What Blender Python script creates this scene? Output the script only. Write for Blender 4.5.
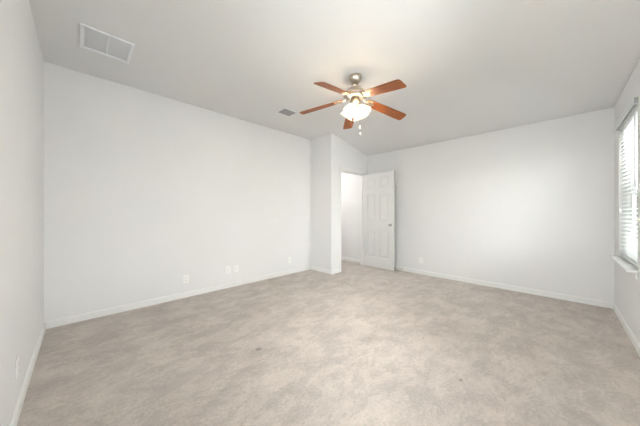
import bpy, bmesh, math, random
from mathutils import Vector, Matrix
random.seed(4)
PI = math.pi
for o in list(bpy.data.objects): bpy.data.objects.remove(o, do_unlink=True)
S = bpy.context.scene; COL = S.collection

# ---------------------------------------------------------------- room dimensions (metres)
XL, XF = -0.2693, 4.7261          # left wall, far wall
YR, YB = -0.4881, 3.7629          # window wall, long back wall
XJ, YD = 3.4735, 3.1566           # corner of the boxed-out doorway wall
ZC, ZE = 2.7675, 2.527            # flat ceiling, eaves of the sloped ceiling
XC, YC = 3.56, 0.44               # creases where the ceiling starts to slope
T = 0.115                         # wall thickness
YH = 5.2                          # end of the hallway
WX0, WX1, WZ0, WZ1 = 3.475, 4.42, 0.695, 2.17     # window opening
W2X0, W2X1 = 0.85, 2.05                            # unseen second window, added to let in more daylight
W3Y0, W3Y1 = -0.05, 1.33                          # unseen left-wall window beside the camera, added for more light
DX0, DX1, DZ = 3.755, 4.60, 2.09                  # door opening

# ---------------------------------------------------------------- camera
cam = bpy.data.objects.new('camera', bpy.data.cameras.new('camera')); COL.objects.link(cam)
cam.location = (0, 0, 1.2); cam.rotation_euler = (PI/2, 0, -PI/4)
cam.data.sensor_width = 36; cam.data.lens = 239.33*36/640; cam.data.clip_start = 0.02
S.camera = cam

# ---------------------------------------------------------------- world, daylight, exposure
S.view_settings.view_transform = 'Standard'; S.view_settings.look = 'None'
S.view_settings.gamma = 1; S.view_settings.use_curve_mapping = False
S.view_settings.exposure = 2.80
w = bpy.data.worlds.new('daylight'); S.world = w; w.use_nodes = True
bg = w.node_tree.nodes['Background']
bg.inputs['Strength'].default_value = 1.6
_t = w.node_tree; _tc = _t.nodes.new('ShaderNodeTexCoord'); _sx = _t.nodes.new('ShaderNodeSeparateXYZ'); _cr = _t.nodes.new('ShaderNodeValToRGB')
_t.links.new(_tc.outputs['Generated'], _sx.inputs[0]); _t.links.new(_sx.outputs['Z'], _cr.inputs[0]); _t.links.new(_cr.outputs[0], bg.inputs['Color'])
_cr.color_ramp.elements[0].position = 0.0; _cr.color_ramp.elements[0].color = (0.75, 0.74, 0.71, 1)      # ground
_cr.color_ramp.elements[1].position = 0.05; _cr.color_ramp.elements[1].color = (0.98, 0.99, 1.0, 1)       # hazy bright sky
def area(name, loc, rot, sx, sy, power, color):
    l = bpy.data.lights.new(name, 'AREA'); l.shape = 'RECTANGLE'; l.size = sx; l.size_y = sy
    l.energy = power; l.color = color
    o = bpy.data.objects.new(name, l); COL.objects.link(o); o.location = loc; o.rotation_euler = rot
    return o
# daylight arriving at the seen window and the two added ones (each lamp stands outside the glass and shines in)
area('daylight_window', ((WX0+WX1)/2, YR-0.75, 1.85), (PI/2-0.15, 0, 0), 1.5, 1.9, 9.5, (1, 0.988, 0.978))
area('added_daylight_right', ((W2X0+W2X1)/2, YR-0.75, 1.8), (PI/2-0.2, 0, 0), 1.7, 1.9, 17, (1, 0.988, 0.978))  # brightens the room through the added window in the window wall
area('added_daylight_left', (XL-0.75, (W3Y0+W3Y1)/2, 1.8), (PI/2-0.2, 0, -PI/2), 1.9, 1.9, 12, (1, 0.988, 0.978))  # brightens the far wall through the added left-wall window
hl = bpy.data.lights.new('hallway_fill', 'POINT'); hl.energy = 2.9; hl.shadow_soft_size = 0.14; hl.color = (1, 0.97, 0.93)
ho = bpy.data.objects.new('hallway_fill', hl); COL.objects.link(ho); ho.location = (4.0, 4.4, 1.9)  # unseen light added to brighten the hallway, no fixture built
BULB = 62.0

# ---------------------------------------------------------------- materials
def mat(name, col, rough=0.6, metal=0.0, spec=0.5):
    m = bpy.data.materials.new(name); m.use_nodes = True
    b = m.node_tree.nodes['Principled BSDF']
    b.inputs['Base Color'].default_value = (*col, 1); b.inputs['Roughness'].default_value = rough
    b.inputs['Metallic'].default_value = metal; b.inputs['Specular IOR Level'].default_value = spec
    return m
def nd(m, t, **kw):
    n = m.node_tree.nodes.new(t)
    for k, v in kw.items():
        if k in n.inputs: n.inputs[k].default_value = v
        else: setattr(n, k, v)
    return n
def lk(m, a, ao, b, bi): m.node_tree.links.new(a.outputs[ao], b.inputs[bi])
def bump(m, scale, strength, dist=0.002, detail=4):
    b = m.node_tree.nodes['Principled BSDF']
    tc = nd(m, 'ShaderNodeTexCoord'); n = nd(m, 'ShaderNodeTexNoise', Scale=scale, Detail=detail)
    u = nd(m, 'ShaderNodeBump', Strength=strength, Distance=dist)
    lk(m, tc, 'Object', n, 'Vector'); lk(m, n, 'Fac', u, 'Height'); lk(m, u, 'Normal', b, 'Normal')
def painted(name, c, rough=0.75):
    m = mat(name, c, rough, spec=0.25)
    b = m.node_tree.nodes['Principled BSDF']
    tc = nd(m, 'ShaderNodeTexCoord'); n = nd(m, 'ShaderNodeTexNoise', Scale=1.3, Detail=3)
    r = nd(m, 'ShaderNodeValToRGB')
    r.color_ramp.elements[0].position = 0.3; r.color_ramp.elements[0].color = (*[x*0.985 for x in c], 1)
    r.color_ramp.elements[1].position = 0.7; r.color_ramp.elements[1].color = (*[min(1, x*1.01) for x in c], 1)
    lk(m, tc, 'Object', n, 'Vector'); lk(m, n, 'Fac', r, 'Fac'); lk(m, r, 'Color', b, 'Base Color')
    bump(m, 160, 0.12)
    return m
M_wall = painted('wall_paint', (0.775, 0.77, 0.768))
M_ceil = painted('ceiling_paint', (0.775, 0.77, 0.768), 0.85)
M_trim = mat('trim_paint', (0.80, 0.797, 0.785), 0.45); bump(M_trim, 40, 0.05)
M_knob = mat('satin_nickel', (0.5, 0.5, 0.49), 0.4, 0.9); bump(M_knob, 90, 0.05)
M_door = mat('door_paint', (0.70, 0.70, 0.69), 0.42); bump(M_door, 60, 0.08)
M_vinyl = mat('window_vinyl', (0.85, 0.86, 0.86), 0.35); bump(M_vinyl, 30, 0.03)
M_nickel = mat('brushed_nickel', (0.52, 0.46, 0.39), 0.3, 1.0); bump(M_nickel, 90, 0.1)
M_dark = mat('dark_recess', (0.03, 0.03, 0.03), 0.8); bump(M_dark, 20, 0.1)
M_plate = mat('outlet_plastic', (0.86, 0.86, 0.84), 0.35); bump(M_plate, 50, 0.02)
M_vent = mat('vent_enamel', (0.84, 0.85, 0.88), 0.45); bump(M_vent, 50, 0.05)
M_ventb = mat('vent_backing', (0.70, 0.70, 0.73), 0.8); bump(M_ventb, 50, 0.05)
M_reg = mat('register_enamel', (0.38, 0.38, 0.395), 0.45); bump(M_reg, 50, 0.05)
M_rubber = mat('white_rubber', (0.7, 0.7, 0.68), 0.7); bump(M_rubber, 30, 0.05)

# blinds: slightly translucent white slats
M_slat = bpy.data.materials.new('blind_slat'); M_slat.use_nodes = True
b = M_slat.node_tree.nodes['Principled BSDF']
b.inputs['Base Color'].default_value = (0.88, 0.89, 0.89, 1); b.inputs['Roughness'].default_value = 0.45
tr = nd(M_slat, 'ShaderNodeBsdfTranslucent'); tr.inputs['Color'].default_value = (0.85, 0.87, 0.87, 1)
mx = nd(M_slat, 'ShaderNodeMixShader'); mx.inputs[0].default_value = 0.38
lk(M_slat, b, 0, mx, 1); lk(M_slat, tr, 0, mx, 2); lk(M_slat, mx, 0, M_slat.node_tree.nodes['Material Output'], 0)
bump(M_slat, 40, 0.04)

# window glass
M_glass = bpy.data.materials.new('window_glass'); M_glass.use_nodes = True
nt = M_glass.node_tree; nt.nodes.remove(nt.nodes['Principled BSDF'])
t_ = nd(M_glass, 'ShaderNodeBsdfTransparent'); t_.inputs[0].default_value = (0.93, 0.95, 0.94, 1)
g_ = nd(M_glass, 'ShaderNodeBsdfGlossy', Roughness=0.02); fr = nd(M_glass, 'ShaderNodeFresnel', IOR=1.45)
mx = nd(M_glass, 'ShaderNodeMixShader')
lk(M_glass, fr, 0, mx, 0); lk(M_glass, t_, 0, mx, 1); lk(M_glass, g_, 0, mx, 2); lk(M_glass, mx, 0, nt.nodes['Material Output'], 0)

# lit frosted lamp glass
M_shade = bpy.data.materials.new('frosted_lamp_glass'); M_shade.use_nodes = True
b = M_shade.node_tree.nodes['Principled BSDF']
b.inputs['Base Color'].default_value = (0.95, 0.93, 0.88, 1); b.inputs['Roughness'].default_value = 0.3
tr = nd(M_shade, 'ShaderNodeBsdfTranslucent'); tr.inputs['Color'].default_value = (1, 0.95, 0.85, 1)
n = nd(M_shade, 'ShaderNodeTexNoise', Scale=30.0); tc = nd(M_shade, 'ShaderNodeTexCoord'); lk(M_shade, tc, 'Object', n, 'Vector')
mr = nd(M_shade, 'ShaderNodeMapRange'); mr.inputs['To Min'].default_value = 0.5; mr.inputs['To Max'].default_value = 0.6
lk(M_shade, n, 'Fac', mr, 'Value')
mx = nd(M_shade, 'ShaderNodeMixShader'); lk(M_shade, mr, 0, mx, 0)
lk(M_shade, b, 0, mx, 1); lk(M_shade, tr, 0, mx, 2); lk(M_shade, mx, 0, M_shade.node_tree.nodes['Material Output'], 0)
M_bulb = mat('lit_bulb', (1, 0.95, 0.85), 0.4)
b = M_bulb.node_tree.nodes['Principled BSDF']
b.inputs['Emission Color'].default_value = (1.0, 0.90, 0.78, 1); b.inputs['Emission Strength'].default_value = BULB

# cherry blades, grain along each blade
M_wood = mat('cherry_blade_wood', (0.28, 0.09, 0.035), 0.42, spec=0.3)
b = M_wood.node_tree.nodes['Principled BSDF']
tc = nd(M_wood, 'ShaderNodeTexCoord'); mp = nd(M_wood, 'ShaderNodeMapping'); mp.inputs['Scale'].default_value = (3, 40, 40)
n = nd(M_wood, 'ShaderNodeTexNoise', Scale=2.2, Detail=6, Distortion=0.6); r = nd(M_wood, 'ShaderNodeValToRGB')
r.color_ramp.elements[0].position = 0.32; r.color_ramp.elements[0].color = (0.15, 0.044, 0.014, 1)
r.color_ramp.elements[1].position = 0.68; r.color_ramp.elements[1].color = (0.38, 0.12, 0.034, 1)
lk(M_wood, tc, 'Object', mp, 'Vector'); lk(M_wood, mp, 0, n, 'Vector'); lk(M_wood, n, 'Fac', r, 'Fac'); lk(M_wood, r, 'Color', b, 'Base Color')

# cut-pile carpet with trodden nap, a small mark and a faint stain
M_carpet = mat('beige_carpet', (0.5, 0.43, 0.38), 0.95, spec=0.1)
b = M_carpet.node_tree.nodes['Principled BSDF']; b.inputs['Sheen Weight'].default_value = 0.15
tc = nd(M_carpet, 'ShaderNodeTexCoord')
mp = nd(M_carpet, 'ShaderNodeMapping'); mp.inputs['Rotation'].default_value = (0, 0, 0.5); mp.inputs['Scale'].default_value = (1, 1.15, 1)
lk(M_carpet, tc, 'Object', mp, 'Vector')
n1 = nd(M_carpet, 'ShaderNodeTexNoise', Scale=2.4, Detail=12, Roughness=0.80, Distortion=0.25); lk(M_carpet, mp, 0, n1, 'Vector')
n2 = nd(M_carpet, 'ShaderNodeTexNoise', Scale=55.0, Detail=4, Roughness=0.7); lk(M_carpet, tc, 'Object', n2, 'Vector')
r1 = nd(M_carpet, 'ShaderNodeValToRGB'); CB = (0.555, 0.495, 0.452)
r1.color_ramp.elements[0].position = 0.40; r1.color_ramp.elements[0].color = (CB[0]*.89, CB[1]*.885, CB[2]*.885, 1)
r1.color_ramp.elements[1].position = 0.585; r1.color_ramp.elements[1].color = (CB[0]*1.07, CB[1]*1.07, CB[2]*1.07, 1)
lk(M_carpet, n1, 'Fac', r1, 'Fac')
r2 = nd(M_carpet, 'ShaderNodeValToRGB')
r2.color_ramp.elements[0].position = 0.3; r2.color_ramp.elements[0].color = (.86, .86, .86, 1)
r2.color_ramp.elements[1].position = 0.7; r2.color_ramp.elements[1].color = (1.08, 1.08, 1.08, 1)
lk(M_carpet, n2, 'Fac', r2, 'Fac')
# patches of trodden and lifted nap
n4 = nd(M_carpet, 'ShaderNodeTexNoise', Scale=4.2, Detail=12, Roughness=0.80, Distortion=0.35)
mp4 = nd(M_carpet, 'ShaderNodeMapping'); mp4.inputs['Location'].default_value = (7.3, 2.1, 0); mp4.inputs['Rotation'].default_value = (0, 0, 0.9); mp4.inputs['Scale'].default_value = (0.75, 1.3, 1)
lk(M_carpet, tc, 'Object', mp4, 'Vector'); lk(M_carpet, mp4, 0, n4, 'Vector')
r4 = nd(M_carpet, 'ShaderNodeValToRGB')
r4.color_ramp.elements[0].position = 0.47; r4.color_ramp.elements[0].color = (.90, .897, .90, 1)
r4.color_ramp.elements[1].position = 0.53; r4.color_ramp.elements[1].color = (1.045, 1.045, 1.04, 1)
lk(M_carpet, n4, 'Fac', r4, 'Fac')
mm0 = nd(M_carpet, 'ShaderNodeMix'); mm0.data_type = 'RGBA'; mm0.blend_type = 'MULTIPLY'; mm0.inputs[0].default_value = 1
lk(M_carpet, r1, 'Color', mm0, 6); lk(M_carpet, r4, 'Color', mm0, 7)
mm = nd(M_carpet, 'ShaderNodeMix'); mm.data_type = 'RGBA'; mm.blend_type = 'MULTIPLY'; mm.inputs[0].default_value = 1
lk(M_carpet, mm0, 2, mm, 6); lk(M_carpet, r2, 'Color', mm, 7)
prev = (mm, 2)
def spot(x, y, sx, sy, rot, col, soft):
    """a stain with its own outline at a place on the carpet"""
    global prev
    m2 = nd(M_carpet, 'ShaderNodeMapping', vector_type='TEXTURE'); m2.inputs['Location'].default_value = (x, y, 0)
    m2.inputs['Rotation'].default_value = (0, 0, rot); m2.inputs['Scale'].default_value = (sx, sy, 10)
    nn = nd(M_carpet, 'ShaderNodeTexNoise', Scale=14.0, Detail=3); lk(M_carpet, tc, 'Object', nn, 'Vector')
    lk(M_carpet, tc, 'Object', m2, 'Vector')
    ln = nd(M_carpet, 'ShaderNodeVectorMath', operation='LENGTH'); lk(M_carpet, m2, 0, ln, 0)
    ad = nd(M_carpet, 'ShaderNodeMath', operation='ADD'); M_carpet.node_tree.links.new(ln.outputs['Value'], ad.inputs[0]); lk(M_carpet, nn, 'Fac', ad, 1)
    q = nd(M_carpet, 'ShaderNodeMapRange'); q.inputs['From Min'].default_value = 1.5; q.inputs['From Max'].default_value = 1.5-soft
    lk(M_carpet, ad, 0, q, 'Value')
    x_ = nd(M_carpet, 'ShaderNodeMix'); x_.data_type = 'RGBA'; x_.blend_type = 'MULTIPLY'
    x_.inputs[7].default_value = (*col, 1)
    lk(M_carpet, q, 0, x_, 0); M_carpet.node_tree.links.new(prev[0].outputs[prev[1]], x_.inputs[6]); prev = (x_, 2)
spot(1.11, 1.878, 0.035, 0.028, 0.3, (0.68, 0.66, 0.65), 0.4)
spot(1.983, 1.242, 0.19, 0.08, -0.6, (0.86, 0.85, 0.84), 0.6)
spot(1.931, 0.502, 0.02, 0.015, 0.0, (0.6, 0.58, 0.56), 0.5)
M_carpet.node_tree.links.new(prev[0].outputs[prev[1]], b.inputs['Base Color'])
n3 = nd(M_carpet, 'ShaderNodeTexNoise', Scale=240.0, Detail=3); lk(M_carpet, tc, 'Object', n3, 'Vector')
ad = nd(M_carpet, 'ShaderNodeMath', operation='ADD'); lk(M_carpet, n3, 'Fac', ad, 0); lk(M_carpet, n2, 'Fac', ad, 1)
bu = nd(M_carpet, 'ShaderNodeBump', Strength=0.5, Distance=0.006); lk(M_carpet, ad, 0, bu, 'Height'); lk(M_carpet, bu, 0, b, 'Normal')

# ---------------------------------------------------------------- mesh helpers
class MB:
    def __init__(s): s.bm = bmesh.new()
    def box(s, x0, x1, y0, y1, z0, z1, mtx=None):
        v = [s.bm.verts.new((x, y, z)) for z in (z0, z1) for y in (y0, y1) for x in (x0, x1)]
        for f in ((0,2,3,1),(4,5,7,6),(0,1,5,4),(2,6,7,3),(0,4,6,2),(1,3,7,5)): s.bm.faces.new([v[i] for i in f])
        if mtx is not None: bmesh.ops.transform(s.bm, matrix=mtx, verts=v)
        return v
    def prism(s, pts, off, mtx=None):
        """polygon of 3-D points swept by the vector off"""
        a = [s.bm.verts.new(p) for p in pts]; c = [s.bm.verts.new(Vector(p)+Vector(off)) for p in pts]
        n = len(pts); s.bm.faces.new(a[::-1]); s.bm.faces.new(c)
        for i in range(n): s.bm.faces.new((a[i], a[(i+1) % n], c[(i+1) % n], c[i]))
        if mtx is not None: bmesh.ops.transform(s.bm, matrix=mtx, verts=a+c)
        return a+c
    def lathe(s, prof, seg=32, mtx=None, smooth=True, wave=None):
        """profile of (radius, z) turned about the local Z axis"""
        rings = []; allv = []
        for i, (r, z) in enumerate(prof):
            if r < 1e-6: rings.append([s.bm.verts.new((0, 0, z))])
            else:
                rings.append([])
                for k in range(seg):
                    a = 2*PI*k/seg; rr = r*(1+(wave(i, a) if wave else 0))
                    rings[-1].append(s.bm.verts.new((rr*math.cos(a), rr*math.sin(a), z)))
            allv += rings[-1]
        for p, q in zip(rings, rings[1:]):
            for k in range(seg):
                k2 = (k+1) % seg
                if len(p) == 1 and len(q) == 1: continue
                if len(p) == 1: f = (p[0], q[k2], q[k])
                elif len(q) == 1: f = (p[k], p[k2], q[0])
                else: f = (p[k], p[k2], q[k2], q[k])
                s.bm.faces.new(f).smooth = smooth
        if mtx is not None: bmesh.ops.transform(s.bm, matrix=mtx, verts=allv)
        return allv
    def tube(s, pts, r, seg=10, mtx=None):
        pts = [Vector(p) for p in pts]; rings = []; allv = []
        for i, p in enumerate(pts):
            d = (pts[min(i+1, len(pts)-1)]-pts[max(i-1, 0)]).normalized()
            a = d.orthogonal().normalized() if i == 0 else (rings_a - d*rings_a.dot(d)).normalized()
            rings_a = a; c = d.cross(a)
            rr = r[i] if isinstance(r, (list, tuple)) else r
            rings.append([s.bm.verts.new(p+rr*(math.cos(2*PI*k/seg)*a+math.sin(2*PI*k/seg)*c)) for k in range(seg)]); allv += rings[-1]
        for p, q in zip(rings, rings[1:]):
            for k in range(seg): s.bm.faces.new((p[k], p[(k+1) % seg], q[(k+1) % seg], q[k])).smooth = True
        s.bm.faces.new(rings[0][::-1]); s.bm.faces.new(rings[-1])
        if mtx is not None: bmesh.ops.transform(s.bm, matrix=mtx, verts=allv)
    def build(s, name, m, parent=None, loc=(0, 0, 0), bevel=0, rot=None, solid=0):
        bmesh.ops.recalc_face_normals(s.bm, faces=s.bm.faces)
        me = bpy.data.meshes.new(name); s.bm.to_mesh(me); s.bm.free()
        o = bpy.data.objects.new(name, me); COL.objects.link(o); me.materials.append(m)
        o.location = loc
        if rot: o.rotation_euler = rot
        if parent: o.parent = parent
        if solid:
            k = o.modifiers.new('Solidify', 'SOLIDIFY'); k.thickness = solid; k.offset = 0
        if bevel:
            k = o.modifiers.new('Bevel', 'BEVEL'); k.width = bevel; k.segments = 2; k.limit_method = 'ANGLE'; k.angle_limit = 0.6
        return o
def empty(name, loc=(0, 0, 0), rot=(0, 0, 0)):
    o = bpy.data.objects.new(name, None); COL.objects.link(o); o.location = loc; o.rotation_euler = rot
    o.empty_display_size = 0.1; return o
def tag(o, label=None, cat=None, group=None, kind=None):
    if label: o['label'] = label
    if cat: o['category'] = cat
    if group: o['group'] = group
    if kind: o['kind'] = kind
    return o
def st(o, label=None): return tag(o, label, kind='structure')

# ---------------------------------------------------------------- room shell
m = MB(); m.box(XL-T, XF+T, YR-0.14, YH+T, -0.12, 0); st(m.build('floor', M_carpet), 'mottled beige cut pile carpet over the whole room')

# ceiling: flat field, slope down to the far wall, slope down to the window wall
def soft(a, w=0.16):              # rounded drywall bend instead of a knife edge
    return 0 if a <= -w else (a if a >= w else (a+w)**2/(4*w))
DROP = ZC-ZE
def ceil_z(x, y):
    u, v = (x-XC)/(XF-XC), (YC-y)/(YC-YR)
    k = 0.07; t = (u-v)
    m_ = max(u, v) if abs(t) > k else (u+v)/2+(t*t+k*k)/(4*k)
    return ZC-DROP*soft(m_)
xs = sorted(set([XL-0.1+(XF-XL+0.15)*i/56 for i in range(57)]+[XJ+T])); ys = sorted(set([YR-0.05+(YB+0.1-YR)*i/50 for i in range(51)]+[YD+T]))
bm = bmesh.new()
V = [[bm.verts.new((x, y, ceil_z(x, y))) for y in ys] for x in xs]
for i in range(len(xs)-1):
    for j in range(len(ys)-1):
        if xs[i] >= XJ+T-1e-6 and ys[j] >= YD+T-1e-6: continue
        bm.faces.new((V[i][j], V[i][j+1], V[i+1][j+1], V[i+1][j])).smooth = True
bmesh.ops.delete(bm, geom=[v for v in bm.verts if not v.link_faces], context='VERTS')
res = bmesh.ops.extrude_face_region(bm, geom=list(bm.faces))
bmesh.ops.translate(bm, vec=(0, 0, 0.12), verts=[v for v in res['geom'] if isinstance(v, bmesh.types.BMVert)])
bmesh.ops.recalc_face_normals(bm, faces=bm.faces)
for f in bm.faces:
    if abs(f.normal.z) < 0.5: f.smooth = False
me = bpy.data.meshes.new('ceiling'); bm.to_mesh(me); bm.free(); me.materials.append(M_ceil)
oc = bpy.data.objects.new('ceiling', me); COL.objects.link(oc); st(oc, 'painted ceiling, flat in the middle and sloping down at two sides')
m = MB(); m.box(XJ+T, XF, YD+T, YH, ZE, ZE+0.1); st(m.build('ceiling_hall', M_ceil))

CT = 0.12
m = MB(); zl = lambda y: ZE if y < YR else min(ZC, ZE+(ZC-ZE)*(y-YR)/(YC-YR))
m.prism([(XL, YR-0.14, 0), (XL, W3Y0, 0), (XL, W3Y0, zl(W3Y0)), (XL, YR, ZE), (XL, YR-0.14, ZE)], (-0.14, 0, 0))
m.prism([(XL, W3Y0, 0), (XL, W3Y1, 0), (XL, W3Y1, WZ0), (XL, W3Y0, WZ0)], (-0.14, 0, 0))
m.prism([(XL, W3Y0, WZ1), (XL, W3Y1, WZ1), (XL, W3Y1, ZC), (XL, YC, ZC), (XL, W3Y0, zl(W3Y0))], (-0.14, 0, 0))
m.prism([(XL, W3Y1, 0), (XL, YB+T, 0), (XL, YB+T, ZC), (XL, W3Y1, ZC)], (-0.14, 0, 0))
st(m.build('wall_left', M_wall))
m = MB(); m.prism([(XL, YB, 0), (XJ, YB, 0), (XJ, YB, ZC), (XL, YB, ZC)], (0, T, 0)); st(m.build('wall_back', M_wall))
m = MB(); m.prism([(XJ, YD, 0), (XJ, YH, 0), (XJ, YH, ZC), (XJ, YD, ZC)], (T, 0, 0)); st(m.build('wall_jog', M_wall, bevel=0))
zs = lambda x: ZC if x < XC else ZC-(ZC-ZE)*(x-XC)/(XF-XC)
m = MB(); x0 = XJ+T
m.prism([(x0, YD, 0), (DX0, YD, 0), (DX0, YD, zs(DX0)), (x0, YD, zs(x0))], (0, T, 0))
m.prism([(DX0, YD, DZ), (DX1, YD, DZ), (DX1, YD, zs(DX1)), (DX0, YD, zs(DX0))], (0, T, 0))
m.prism([(DX1, YD, 0), (XF, YD, 0), (XF, YD, zs(XF)), (DX1, YD, zs(DX1))], (0, T, 0))
st(m.build('wall_door', M_wall))
m = MB(); m.box(XF, XF+T, YR-0.14, YH, 0, ZE+0.1); st(m.build('wall_far', M_wall))
m = MB(); m.box(XJ+T, XF, YH-T, YH, 0, ZE); st(m.build('wall_hall_end', M_wall))
m = MB()
def wallpiece(xa, xb, za, zb): m.box(xa, xb, YR-0.14, YR, za, zb)
wallpiece(XL, W2X0, 0, ZE+0.1); wallpiece(W2X1, WX0, 0, ZE+0.1); wallpiece(WX1, XF, 0, ZE+0.1)
for a, b_ in ((W2X0, W2X1), (WX0, WX1)): wallpiece(a, b_, 0, WZ0); wallpiece(a, b_, WZ1, ZE+0.1)
st(m.build('wall_right', M_wall))

BH, BT = 0.078, 0.014
def skirting(name, p, q, inward, parent=None):
    """baseboard with an eased top, from p to q, projecting along inward"""
    p, q, n = Vector((*p, 0)), Vector((*q, 0)), Vector((*inward, 0))
    prof = [(0, 0), (BT, 0), (BT, BH-0.014), (BT*0.55, BH-0.004), (BT*0.35, BH), (0, BH)]
    m = MB(); m.prism([p+n*a+Vector((0, 0, z)) for a, z in prof], q-p)
    return st(m.build(name, M_trim))
skirting('baseboard_left', (XL, YR), (XL, YB-BT), (1, 0))
skirting('baseboard_back', (XL, YB), (XJ-BT, YB), (0, -1))
skirting('baseboard_jog', (XJ, YB), (XJ, YD-BT), (-1, 0))
skirting('baseboard_door', (XJ, YD), (DX0-0.06, YD), (0, -1))
skirting('baseboard_far', (XF, YR+BT), (XF, YD-BT), (-1, 0))
skirting('baseboard_hall', (XF, YD+T), (XF, YH-T), (-1, 0))
skirting('baseboard_right', (XL+BT, YR), (XF, YR), (0, 1))

# ---------------------------------------------------------------- windows
def window(name, xa, xb, left=False):
    W = st(empty(name, ((xa+xb)/2, YR-0.14, WZ0)))
    if name == 'window_1': W['label'] = 'white double hung window behind the blinds'
    ox, oy, oz = W.location
    def bx(mb, x0, x1, y0, y1, z0, z1): mb.box(x0-ox, x1-ox, y0-oy, y1-oy, z0-oz, z1-oz)
    m = MB(); fy0, fy1 = YR-0.135, YR-0.085; fw = 0.045
    bx(m, xa, xa+fw, fy0, fy1, WZ0, WZ1); bx(m, xb-fw, xb, fy0, fy1, WZ0, WZ1)
    bx(m, xa+fw, xb-fw, fy0, fy1, WZ0, WZ0+fw); bx(m, xa+fw, xb-fw, fy0, fy1, WZ1-fw, WZ1)
    m.build('window_frame', M_vinyl, W, bevel=0.003)
    zm = (WZ0+WZ1)/2
    for za, zb, dy in ((WZ0+fw, zm+0.02, 0.0), (zm-0.02, WZ1-fw, -0.022)):
        m = MB(); sw = 0.04; a, b_ = xa+fw, xb-fw; y0, y1 = YR-0.108+dy, YR-0.088+dy
        bx(m, a, a+sw, y0, y1, za, zb); bx(m, b_-sw, b_, y0, y1, za, zb)
        bx(m, a+sw, b_-sw, y0, y1, za, za+sw); bx(m, a+sw, b_-sw, y0, y1, zb-sw, zb)
        s_ = m.build('sash', M_vinyl, W, bevel=0.002)
        m = MB(); bx(m, a+sw, b_-sw, y0+0.008, y1-0.008, za+sw, zb-sw); m.build('pane', M_glass, s_)
    # stool board with horns and an apron below it
    m = MB(); bx(m, xa-0.04, xb+0.04, YR+0.0005, YR+0.068, WZ0-0.02, WZ0+0.002); bx(m, xa+0.0005, xb-0.0005, YR-0.085, YR+0.0005, WZ0, WZ0+0.002)
    m.build('window_sill', M_trim, W, bevel=0.004)
    m = MB(); bx(m, xa-0.02, xb+0.02, YR+0.0005, YR+0.014, WZ0-0.075, WZ0-0.02); m.build('apron', M_trim, W, bevel=0.003)
    if left: W.location = (XL-0.14, (W3Y0+W3Y1)/2, WZ0); W.rotation_euler = (0, 0, -PI/2)
    return W
window('window_1', WX0, WX1); window('added_window_right', W2X0, W2X1); window('added_window_left', W3Y0, W3Y1, True)  # the first is in view, the other two are added to brighten the room

# ---------------------------------------------------------------- venetian blinds
def blinds(xa, xb):
    B = empty('window_blinds', ((xa+xb)/2, YR-0.032, WZ1)); ox, oy, oz = B.location
    tag(B, 'white horizontal slat blinds lowered over the window above the sill', 'blinds')
    wd = (xb-xa)-0.016; h = wd/2
    m = MB(); m.box(-h, h, -0.024, 0.024, -0.045, -0.002); m.build('headrail', M_vinyl, B, bevel=0.002)
    m = MB()   # crowned valance with short returns
    prof = [(0.056, -0.012), (0.066, -0.010), (0.068, 0.003), (0.064, 0.014), (0.068, 0.03), (0.071, 0.04), (0.060, 0.04), (0.056, 0.03)]
    vx = h+0.035
    m.prism([(-vx, y, z) for y, z in prof], (2*vx, 0, 0))
    m.box(-vx, -vx+0.01, 0.034, 0.056, -0.012, 0.036); m.box(vx-0.01, vx, 0.034, 0.056, -0.012, 0.036)
    m.build('valance', M_slat, B)
    for sx in (-1, 1):
        m = MB(); m.box(sx*(vx+0.004)-0.004, sx*(vx+0.004)+0.004, 0.0325, 0.055, -0.005, 0.045); m.build('bracket', M_reg, B)
    m = MB(); L = WZ1-WZ0; n = int((L-0.09)/0.043); tilt = math.radians(16); zlast = 0
    for i in range(n):
        z = -0.07-i*0.043; zlast = z
        pr = []
        for k in range(7):
            u = -0.025+0.05*k/6; w_ = 0.0022*(1-(u/0.025)**2)
            pr.append((u, w_))
        poly = [(u, w_+0.0013) for u, w_ in pr]+[(u, w_-0.0013) for u, w_ in pr[::-1]]
        # room-side edge tips down
        P = [(-h, u*math.cos(tilt)+w_*math.sin(tilt), z-u*math.sin(tilt)+w_*math.cos(tilt)) for u, w_ in poly]
        m.prism(P, (2*h, 0, 0))
    m.build('slats', M_slat, B)
    zb = -L+0.024
    m = MB(); m.box(-h, h, -0.024, 0.024, -0.009+zb, 0.009+zb); m.build('bottom_rail', M_slat, B, bevel=0.003)
    for sx in (-0.36, 0, 0.36):
        m = MB()
        for y in (-0.0268, 0.0268): m.box(sx-0.001, sx+0.001, y-0.0008, y+0.0008, zb, -0.045)
        m.build('ladder_cord', M_vinyl, B)
    m = MB(); m.tube([(-h+0.07, 0.036, -0.045), (-h+0.07, 0.038, -0.35), (-h+0.07, 0.038, -0.72)], 0.004, 8); m.build('tilt_wand', M_plate, B)
    m = MB(); m.tube([(h-0.12, 0.036, -0.045), (h-0.12, 0.038, -0.92)], 0.0015, 6)
    m.lathe([(0, -0.965), (0.008, -0.96), (0.009, -0.94), (0.004, -0.92), (0, -0.918)], 12, Matrix.Translation((h-0.12, 0.038, 0)))
    m.build('lift_cord', M_plate, B)
blinds(WX0, WX1)

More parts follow.
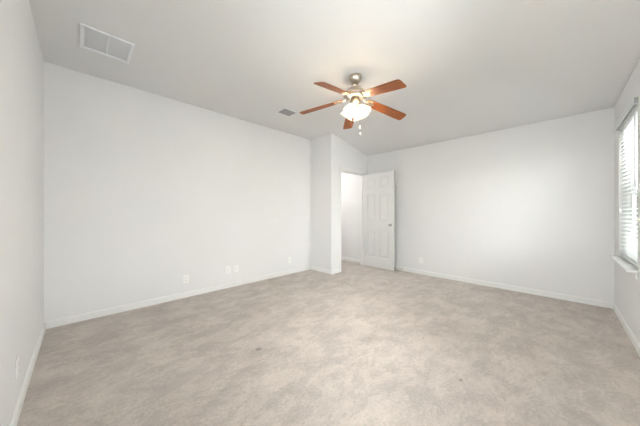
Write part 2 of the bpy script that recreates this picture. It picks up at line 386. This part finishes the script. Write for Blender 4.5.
# ---------------------------------------------------------------- doorway and six-panel door
D = st(empty('door_1', (4.58, YD-0.006, 0)), 'open white six panel door beside the far wall')
ox, oy, _ = D.location
m = MB(); jt = 0.02
def bxd(mb, x0, x1, y0, y1, z0, z1): mb.box(x0-ox, x1-ox, y0-oy, y1-oy, z0, z1)
bxd(m, DX0, DX0+jt, YD, YD+T, 0, DZ); bxd(m, DX1-jt, DX1, YD, YD+T, 0, DZ); bxd(m, DX0+jt, DX1-jt, YD, YD+T, DZ-jt, DZ)
bxd(m, DX0+jt, DX0+jt+0.011, YD+0.04, YD+0.075, 0, DZ-jt); bxd(m, DX1-jt-0.011, DX1-jt, YD+0.04, YD+0.075, 0, DZ-jt)
bxd(m, DX0+jt+0.011, DX1-jt-0.011, YD+0.04, YD+0.075, DZ-jt-0.011, DZ-jt)
m.build('door_jamb', M_trim, D, bevel=0.0015)
m = MB(); cw = 0.057
prof = [(0.006, 0), (0.006, 0.008), (0.014, 0.013), (cw-0.012, 0.016), (cw, 0.012), (cw, 0)]
bxd(m, DX0-cw+0.006, DX0+0.006, YD-0.013, YD-0.0003, 0, DZ+cw-0.006)
bxd(m, DX1-0.006, DX1+cw-0.006, YD-0.013, YD-0.0003, 0, DZ+cw-0.006)
bxd(m, DX0+0.006, DX1-0.006, YD-0.013, YD-0.0003, DZ-0.006, DZ+cw-0.006)
m.build('door_casing', M_trim, D, bevel=0.004)
# leaf: local x runs from hinge to latch, local y = thickness, camera face at y = -0.035
LW, LH, LT = 0.762, 2.055, 0.035
leaf = MB(); core = 0.013
leaf.box(0, LW, -LT+core, -core, 0, LH)
stile, mul = 0.105, 0.10
cols = [(stile, (LW-mul)/2), ((LW+mul)/2, LW-stile)]
rows = [(0.23, 0.80), (1.01, 1.60), (1.72, 1.95)]
for ya, yb in ((-LT, -LT+core), (-core, 0)):
    leaf.box(0, stile, ya, yb, 0, LH); leaf.box(LW-stile, LW, ya, yb, 0, LH)
    leaf.box(cols[0][1], cols[1][0], ya, yb, 0, LH)
    zz = [0]+[v for r_ in rows for v in r_]+[LH]
    for ca, cb in cols:
        for i in range(0, len(zz), 2): leaf.box(ca, cb, ya, yb, zz[i], zz[i+1])
L = leaf.build('door_leaf', M_door, D, loc=(0, 0, 0.012), rot=(0, 0, -PI/2-math.radians(2.6)))
for ca, cb in cols:
    for za, zb in rows:
        m = MB()
        for base, top in ((-LT+core, -LT+0.003), (-core, -0.003)):
            i0, i1 = 0.016, 0.042
            A = [m.bm.verts.new(p) for p in ((ca+i0, base, za+i0), (cb-i0, base, za+i0), (cb-i0, base, zb-i0), (ca+i0, base, zb-i0))]
            Bv = [m.bm.verts.new(p) for p in ((ca+i1, top, za+i1), (cb-i1, top, za+i1), (cb-i1, top, zb-i1), (ca+i1, top, zb-i1))]
            m.bm.faces.new(Bv)
            for k in range(4): m.bm.faces.new((A[k], A[(k+1) % 4], Bv[(k+1) % 4], Bv[k]))
        m.build('raised_panel', M_door, L)
m = MB()
for sgn in (-1, 1):
    mt = Matrix.Translation((LW-0.065, -LT/2, 0.94)) @ Matrix.Rotation(-sgn*PI/2, 4, 'X') @ Matrix.Translation((0, 0, LT/2))
    m.lathe([(0, 0), (0.031, 0), (0.031, 0.006), (0.016, 0.011), (0.012, 0.025), (0.02, 0.035), (0.027, 0.045), (0.027, 0.055), (0.018, 0.064), (0, 0.066)], 28, mt)
m.build('door_knob', M_knob, L)['label'] = 'brushed nickel door knob'
for z in (0.2, 1.03, 1.86):
    m = MB(); m.tube([(-0.003, 0.006, z-0.045), (-0.003, 0.006, z+0.045)], 0.0055, 10)
    m.box(-0.0015, 0.0, -0.03, 0.004, z-0.04, z+0.04)
    m.build('hinge', M_nickel, L)['label'] = 'brushed nickel hinge'

# spring stop screwed to the far baseboard
o = empty('door_stop', (XF-BT, 2.30, 0.045)); tag(o, 'small metal door stop on the far baseboard beside the open door', 'door stop')
m = MB(); mt = Matrix.Rotation(-PI/2, 4, 'Y')
m.lathe([(0, 0), (0.013, 0), (0.013, 0.004), (0.006, 0.008), (0.0045, 0.055)], 16, mt)
m.tube([(-0.008-0.047*k/60, 0.007*math.cos(k*1.2), 0.007*math.sin(k*1.2)) for k in range(61)], 0.0012, 6)
m.build('spring', M_nickel, o)
m = MB(); m.lathe([(0.0045, 0.054), (0.0085, 0.055), (0.0085, 0.066), (0.006, 0.07), (0, 0.071)], 16, mt); m.build('rubber_tip', M_rubber, o)

# ---------------------------------------------------------------- wall plates
def plate(loc, rz, label, kind):
    """local +y points into the room"""
    o = empty('wall_outlet' if kind == 'outlet' else 'cable_wall_plate', loc, (0, 0, rz)); tag(o, label, 'outlet' if kind == 'outlet' else 'wall plate')
    m = MB(); m.box(-0.036, 0.036, 0.0003, 0.006, -0.058, 0.058); m.build('cover_plate', M_plate, o, bevel=0.0025)
    if kind == 'outlet':
        for z in (-0.021, 0.021):
            m = MB(); pts = [(0.016*math.cos(a)*1.05, 0.0055, z+max(-0.0135, min(0.0135, 0.0175*math.sin(a)))) for a in [2*PI*k/20 for k in range(20)]]
            m.prism(pts, (0, 0.0025, 0)); rc = m.build('receptacle', M_plate, o)
            m = MB()
            m.box(-0.0075, -0.0055, 0.0078, 0.0084, z-0.002, z+0.006); m.box(0.0055, 0.0075, 0.0078, 0.0084, z-0.001, z+0.006)
            m.tube([(0, 0.0078, z-0.0075), (0, 0.0084, z-0.0075)], 0.0022, 10); m.build('slot', M_dark, rc)
        m = MB(); m.tube([(0, 0.0055, 0), (0, 0.0072, 0)], 0.003, 12); m.build('screw', M_nickel, o)
    else:
        m = MB(); m.tube([(0, 0.005, 0), (0, 0.009, 0)], 0.0075, 6); m.tube([(0, 0.008, 0), (0, 0.018, 0)], 0.0048, 12); m.build('cable_socket', M_nickel, o)
        for z in (-0.042, 0.042):
            m = MB(); m.tube([(0, 0.0055, z), (0, 0.0072, z)], 0.003, 12); m.build('screw', M_nickel, o)
plate((1.06, YB, 0.262), PI, 'white wall outlet on the long wall, nearest the left corner', 'outlet')
plate((1.675, YB, 0.285), PI, 'white cable plate on the long wall, left one of the close pair', 'cable')
plate((1.81, YB, 0.285), PI, 'white wall outlet on the long wall, right one of the close pair', 'outlet')
plate((2.91, YB, 0.272), PI, 'white wall outlet on the long wall, nearest the doorway corner', 'outlet')
plate((XF, 1.92, 0.270), PI/2, 'white wall outlet low on the far wall right of the door', 'outlet')
plate((XL, 2.27, 0.285), -PI/2, 'white wall outlet low on the left wall at the picture edge', 'outlet')

# ---------------------------------------------------------------- ceiling vents
def grille(name, x0, x1, y0, y1, label, cat, frame, mf, mb, step, mull, ang):
    cx, cy = (x0+x1)/2, (y0+y1)/2; o = empty(name, (cx, cy, ZC)); tag(o, label, cat)
    hx, hy = (x1-x0)/2, (y1-y0)/2
    m = MB(); t0, t1 = -0.011, -0.0003
    m.box(-hx, -hx+frame, -hy, hy, t0, t1); m.box(hx-frame, hx, -hy, hy, t0, t1)
    m.box(-hx+frame, hx-frame, -hy, -hy+frame, t0, t1); m.box(-hx+frame, hx-frame, hy-frame, hy, t0, t1)
    if mull: m.box(-0.007, 0.007, -hy+frame, hy-frame, t0+0.001, t1)
    m.build('vent_frame', mf, o, bevel=0.002)
    m = MB(); m.box(-hx+frame, hx-frame, -hy+frame, hy-frame, -0.0015, -0.0004); m.build('vent_backing', mb, o)
    m = MB(); y = -hy+frame+step/2
    while y < hy-frame-step/4:
        mt = Matrix.Translation((0, y, -0.0058)) @ Matrix.Rotation(ang, 4, 'X')
        m.box(-hx+frame, hx-frame, -0.0065*step/0.012, 0.0065*step/0.012, -0.0004, 0.0004, mt); y += step
    m.build('louvers', mf if mull else M_reg, o)
    return o
grille('return_air_vent', -0.005, 0.355, 2.79, 3.18, 'large white return air grille on the ceiling above the left corner', 'vent', 0.024, M_vent, M_ventb, 0.0125, True, 0.18)
grille('supply_air_vent', 2.14, 2.385, 2.88, 3.095, 'small grey ceiling air register left of the fan', 'vent', 0.014, M_vent, M_dark, 0.018, False, -0.75)

# ---------------------------------------------------------------- ceiling fan
FX, FY = 2.223, 1.652
F = empty('ceiling_fan', (FX, FY, ZC)); tag(F, 'five blade ceiling fan with cherry wood blades and lit glass shades', 'ceiling fan')
def fz(z): return z-ZC
m = MB(); m.lathe([(0, -0.0003), (0.07, -0.0003), (0.076, -0.008), (0.075, -0.03), (0.062, -0.056), (0.042, -0.082), (0.026, -0.09), (0, -0.09)], 40)
m.build('canopy', M_nickel, F)
m = MB(); m.tube([(0, 0, -0.078), (0, 0, -0.16)], 0.0125, 16)
m.lathe([(0.013, -0.096), (0.027, -0.1), (0.032, -0.112), (0.027, -0.126), (0.013, -0.13)], 24)
m.build('downrod', M_nickel, F)
m = MB(); m.lathe([(0, fz(2.632)), (0.022, fz(2.632)), (0.035, fz(2.625)), (0.08, fz(2.612)), (0.112, fz(2.59)), (0.130, fz(2.562)), (0.134, fz(2.54)), (0.13, fz(2.532)), (0.12, fz(2.528)), (0.12, fz(2.52)), (0.095, fz(2.51)), (0.05, fz(2.505)), (0, fz(2.505))], 48)
m.build('motor_housing', M_nickel, F)
m = MB(); m.lathe([(0, fz(2.506)), (0.045, fz(2.506)), (0.047, fz(2.486)), (0.06, fz(2.478)), (0.062, fz(2.452)), (0.05, fz(2.436)), (0.028, fz(2.424)), (0.012, fz(2.405)), (0, fz(2.40))], 36)
m.build('light_fitter', M_nickel, F)
# blades droop gently from the irons and are pitched about their own length
droop = math.atan2(0.095, 0.50); pitch = math.radians(12)
def blade_out():
    pts = []
    N = 8
    for k in range(N+1):          # tip, squarish with round corners
        a = -PI/2+PI/2*k/N; pts.append((0.500+0.03*math.cos(a), -0.037+0.03*math.sin(a)))
    for k in range(N+1):
        a = PI/2*k/N; pts.append((0.500+0.03*math.cos(a), 0.037+0.03*math.sin(a)))
    for x, y in ((0.40, 0.067), (0.2, 0.062), (0.06, 0.054), (0.02, 0.048), (0.0, 0.03)): pts.append((x, y))
    for x, y in ((0.0, -0.03), (0.02, -0.048), (0.06, -0.054), (0.2, -0.062), (0.40, -0.067)): pts.append((x, y))
    return pts
m = MB(); m.prism([(x, y, -0.003) for x, y in blade_out()], (0, 0, 0.006))
blade0 = m.build('fan_blade', M_wood, F, bevel=0.0015)
m = MB()                           # cast iron arm with a three-lobed plate under the blade root
m.prism([(0.0, -0.012, -0.009), (0.03, -0.045, -0.009), (0.055, -0.05, -0.009), (0.07, -0.035, -0.009), (0.06, -0.018, -0.009), (0.09, -0.014, -0.009), (0.105, 0, -0.009),
         (0.09, 0.014, -0.009), (0.06, 0.018, -0.009), (0.07, 0.035, -0.009), (0.055, 0.05, -0.009), (0.03, 0.045, -0.009), (0.0, 0.012, -0.009)], (0, 0, 0.005))
for x, y in ((0.05, -0.035), (0.05, 0.035), (0.085, 0)): m.lathe([(0, -0.0125), (0.004, -0.012), (0.006, -0.009)], 12, Matrix.Translation((x, y, 0)))
m.tube([(-0.075, 0, 0.026), (-0.05, 0, 0.02), (-0.03, 0, 0.004), (-0.012, 0, -0.004), (0.02, 0, -0.0065)], [0.013, 0.011, 0.009, 0.009, 0.006], 12)
iron0 = m.build('blade_arm', M_nickel, F, bevel=0.001)
for k in range(5):
    b1, i1 = (blade0, iron0) if k == 0 else (blade0.copy(), iron0.copy())
    if k: COL.objects.link(b1); COL.objects.link(i1)
    a = math.radians(-26.2+72*k-(4 if k in (3, 4) else 0))
    R = Matrix.Translation((0, 0, fz(2.50))) @ Matrix.Rotation(math.radians(2), 4, Vector((1, 1, 0))) @ Matrix.Translation((0, 0, -fz(2.50))) @ Matrix.Rotation(a, 4, 'Z') @ Matrix.Translation((0.145, 0, fz(2.497))) @ Matrix.Rotation(droop, 4, 'Y')
    for o_, Mx in ((b1, R @ Matrix.Rotation(-pitch, 4, 'X')), (i1, R @ Matrix.Rotation(-pitch*0.8, 4, 'X'))):
        o_.parent = F; o_.matrix_basis = Mx
# four bell shades on short arms
for k in range(4):
    a = math.radians(10+90*k)
    tiltm = Matrix.Rotation(a, 4, 'Z') @ Matrix.Translation((0.040, 0, fz(2.435))) @ Matrix.Rotation(math.radians(180-35), 4, 'Y')
    m = MB(); m.tube([(0, 0, -0.01), (0, 0, 0.02)], 0.01, 12); m.lathe([(0, 0.016), (0.02, 0.018), (0.024, 0.024), (0.024, 0.038), (0, 0.038)], 24)
    o_ = m.build('shade_holder', M_nickel, F); o_.matrix_basis = tiltm
    m = MB(); pr = [(0.024, 0.034), (0.030, 0.045), (0.043, 0.062), (0.054, 0.084), (0.060, 0.104), (0.067, 0.124), (0.082, 0.140)]
    m.lathe(pr, 48, wave=lambda i, an: 0.05*max(0, (i-3)/3)*math.cos(8*an))
    sh = m.build('lamp_shade', M_shade, F, solid=0.003); sh.matrix_basis = tiltm
    m = MB(); m.lathe([(0, 0.04), (0.012, 0.042), (0.013, 0.055), (0.022, 0.07), (0.026, 0.085), (0.022, 0.1), (0.012, 0.109), (0, 0.112)], 20)
    m.build('light_bulb', M_bulb, sh)
def chain(x, y, z0, z1, fob):
    m = MB(); z = z0
    m.tube([(x, y, z0), (x, y, z1)], 0.0008, 6)
    while z > z1:
        m.lathe([(0, -0.0018), (0.0018, 0), (0, 0.0018)], 6, Matrix.Translation((x, y, z))); z -= 0.006
    c_ = m.build('pull_chain', M_nickel, F)
    m = MB(); m.lathe([(0, z1-0.03), (0.006, z1-0.027), (0.0085, z1-0.016), (0.006, z1-0.005), (0.002, z1), (0, z1)], 14, Matrix.Translation((x, y, 0)))
    m.build('pull_fob', fob, c_)['label'] = 'white pull knob'
chain(0.03, -0.045, fz(2.44), fz(2.115), M_rubber)
chain(0.045, -0.03, fz(2.44), fz(2.19), M_rubber)
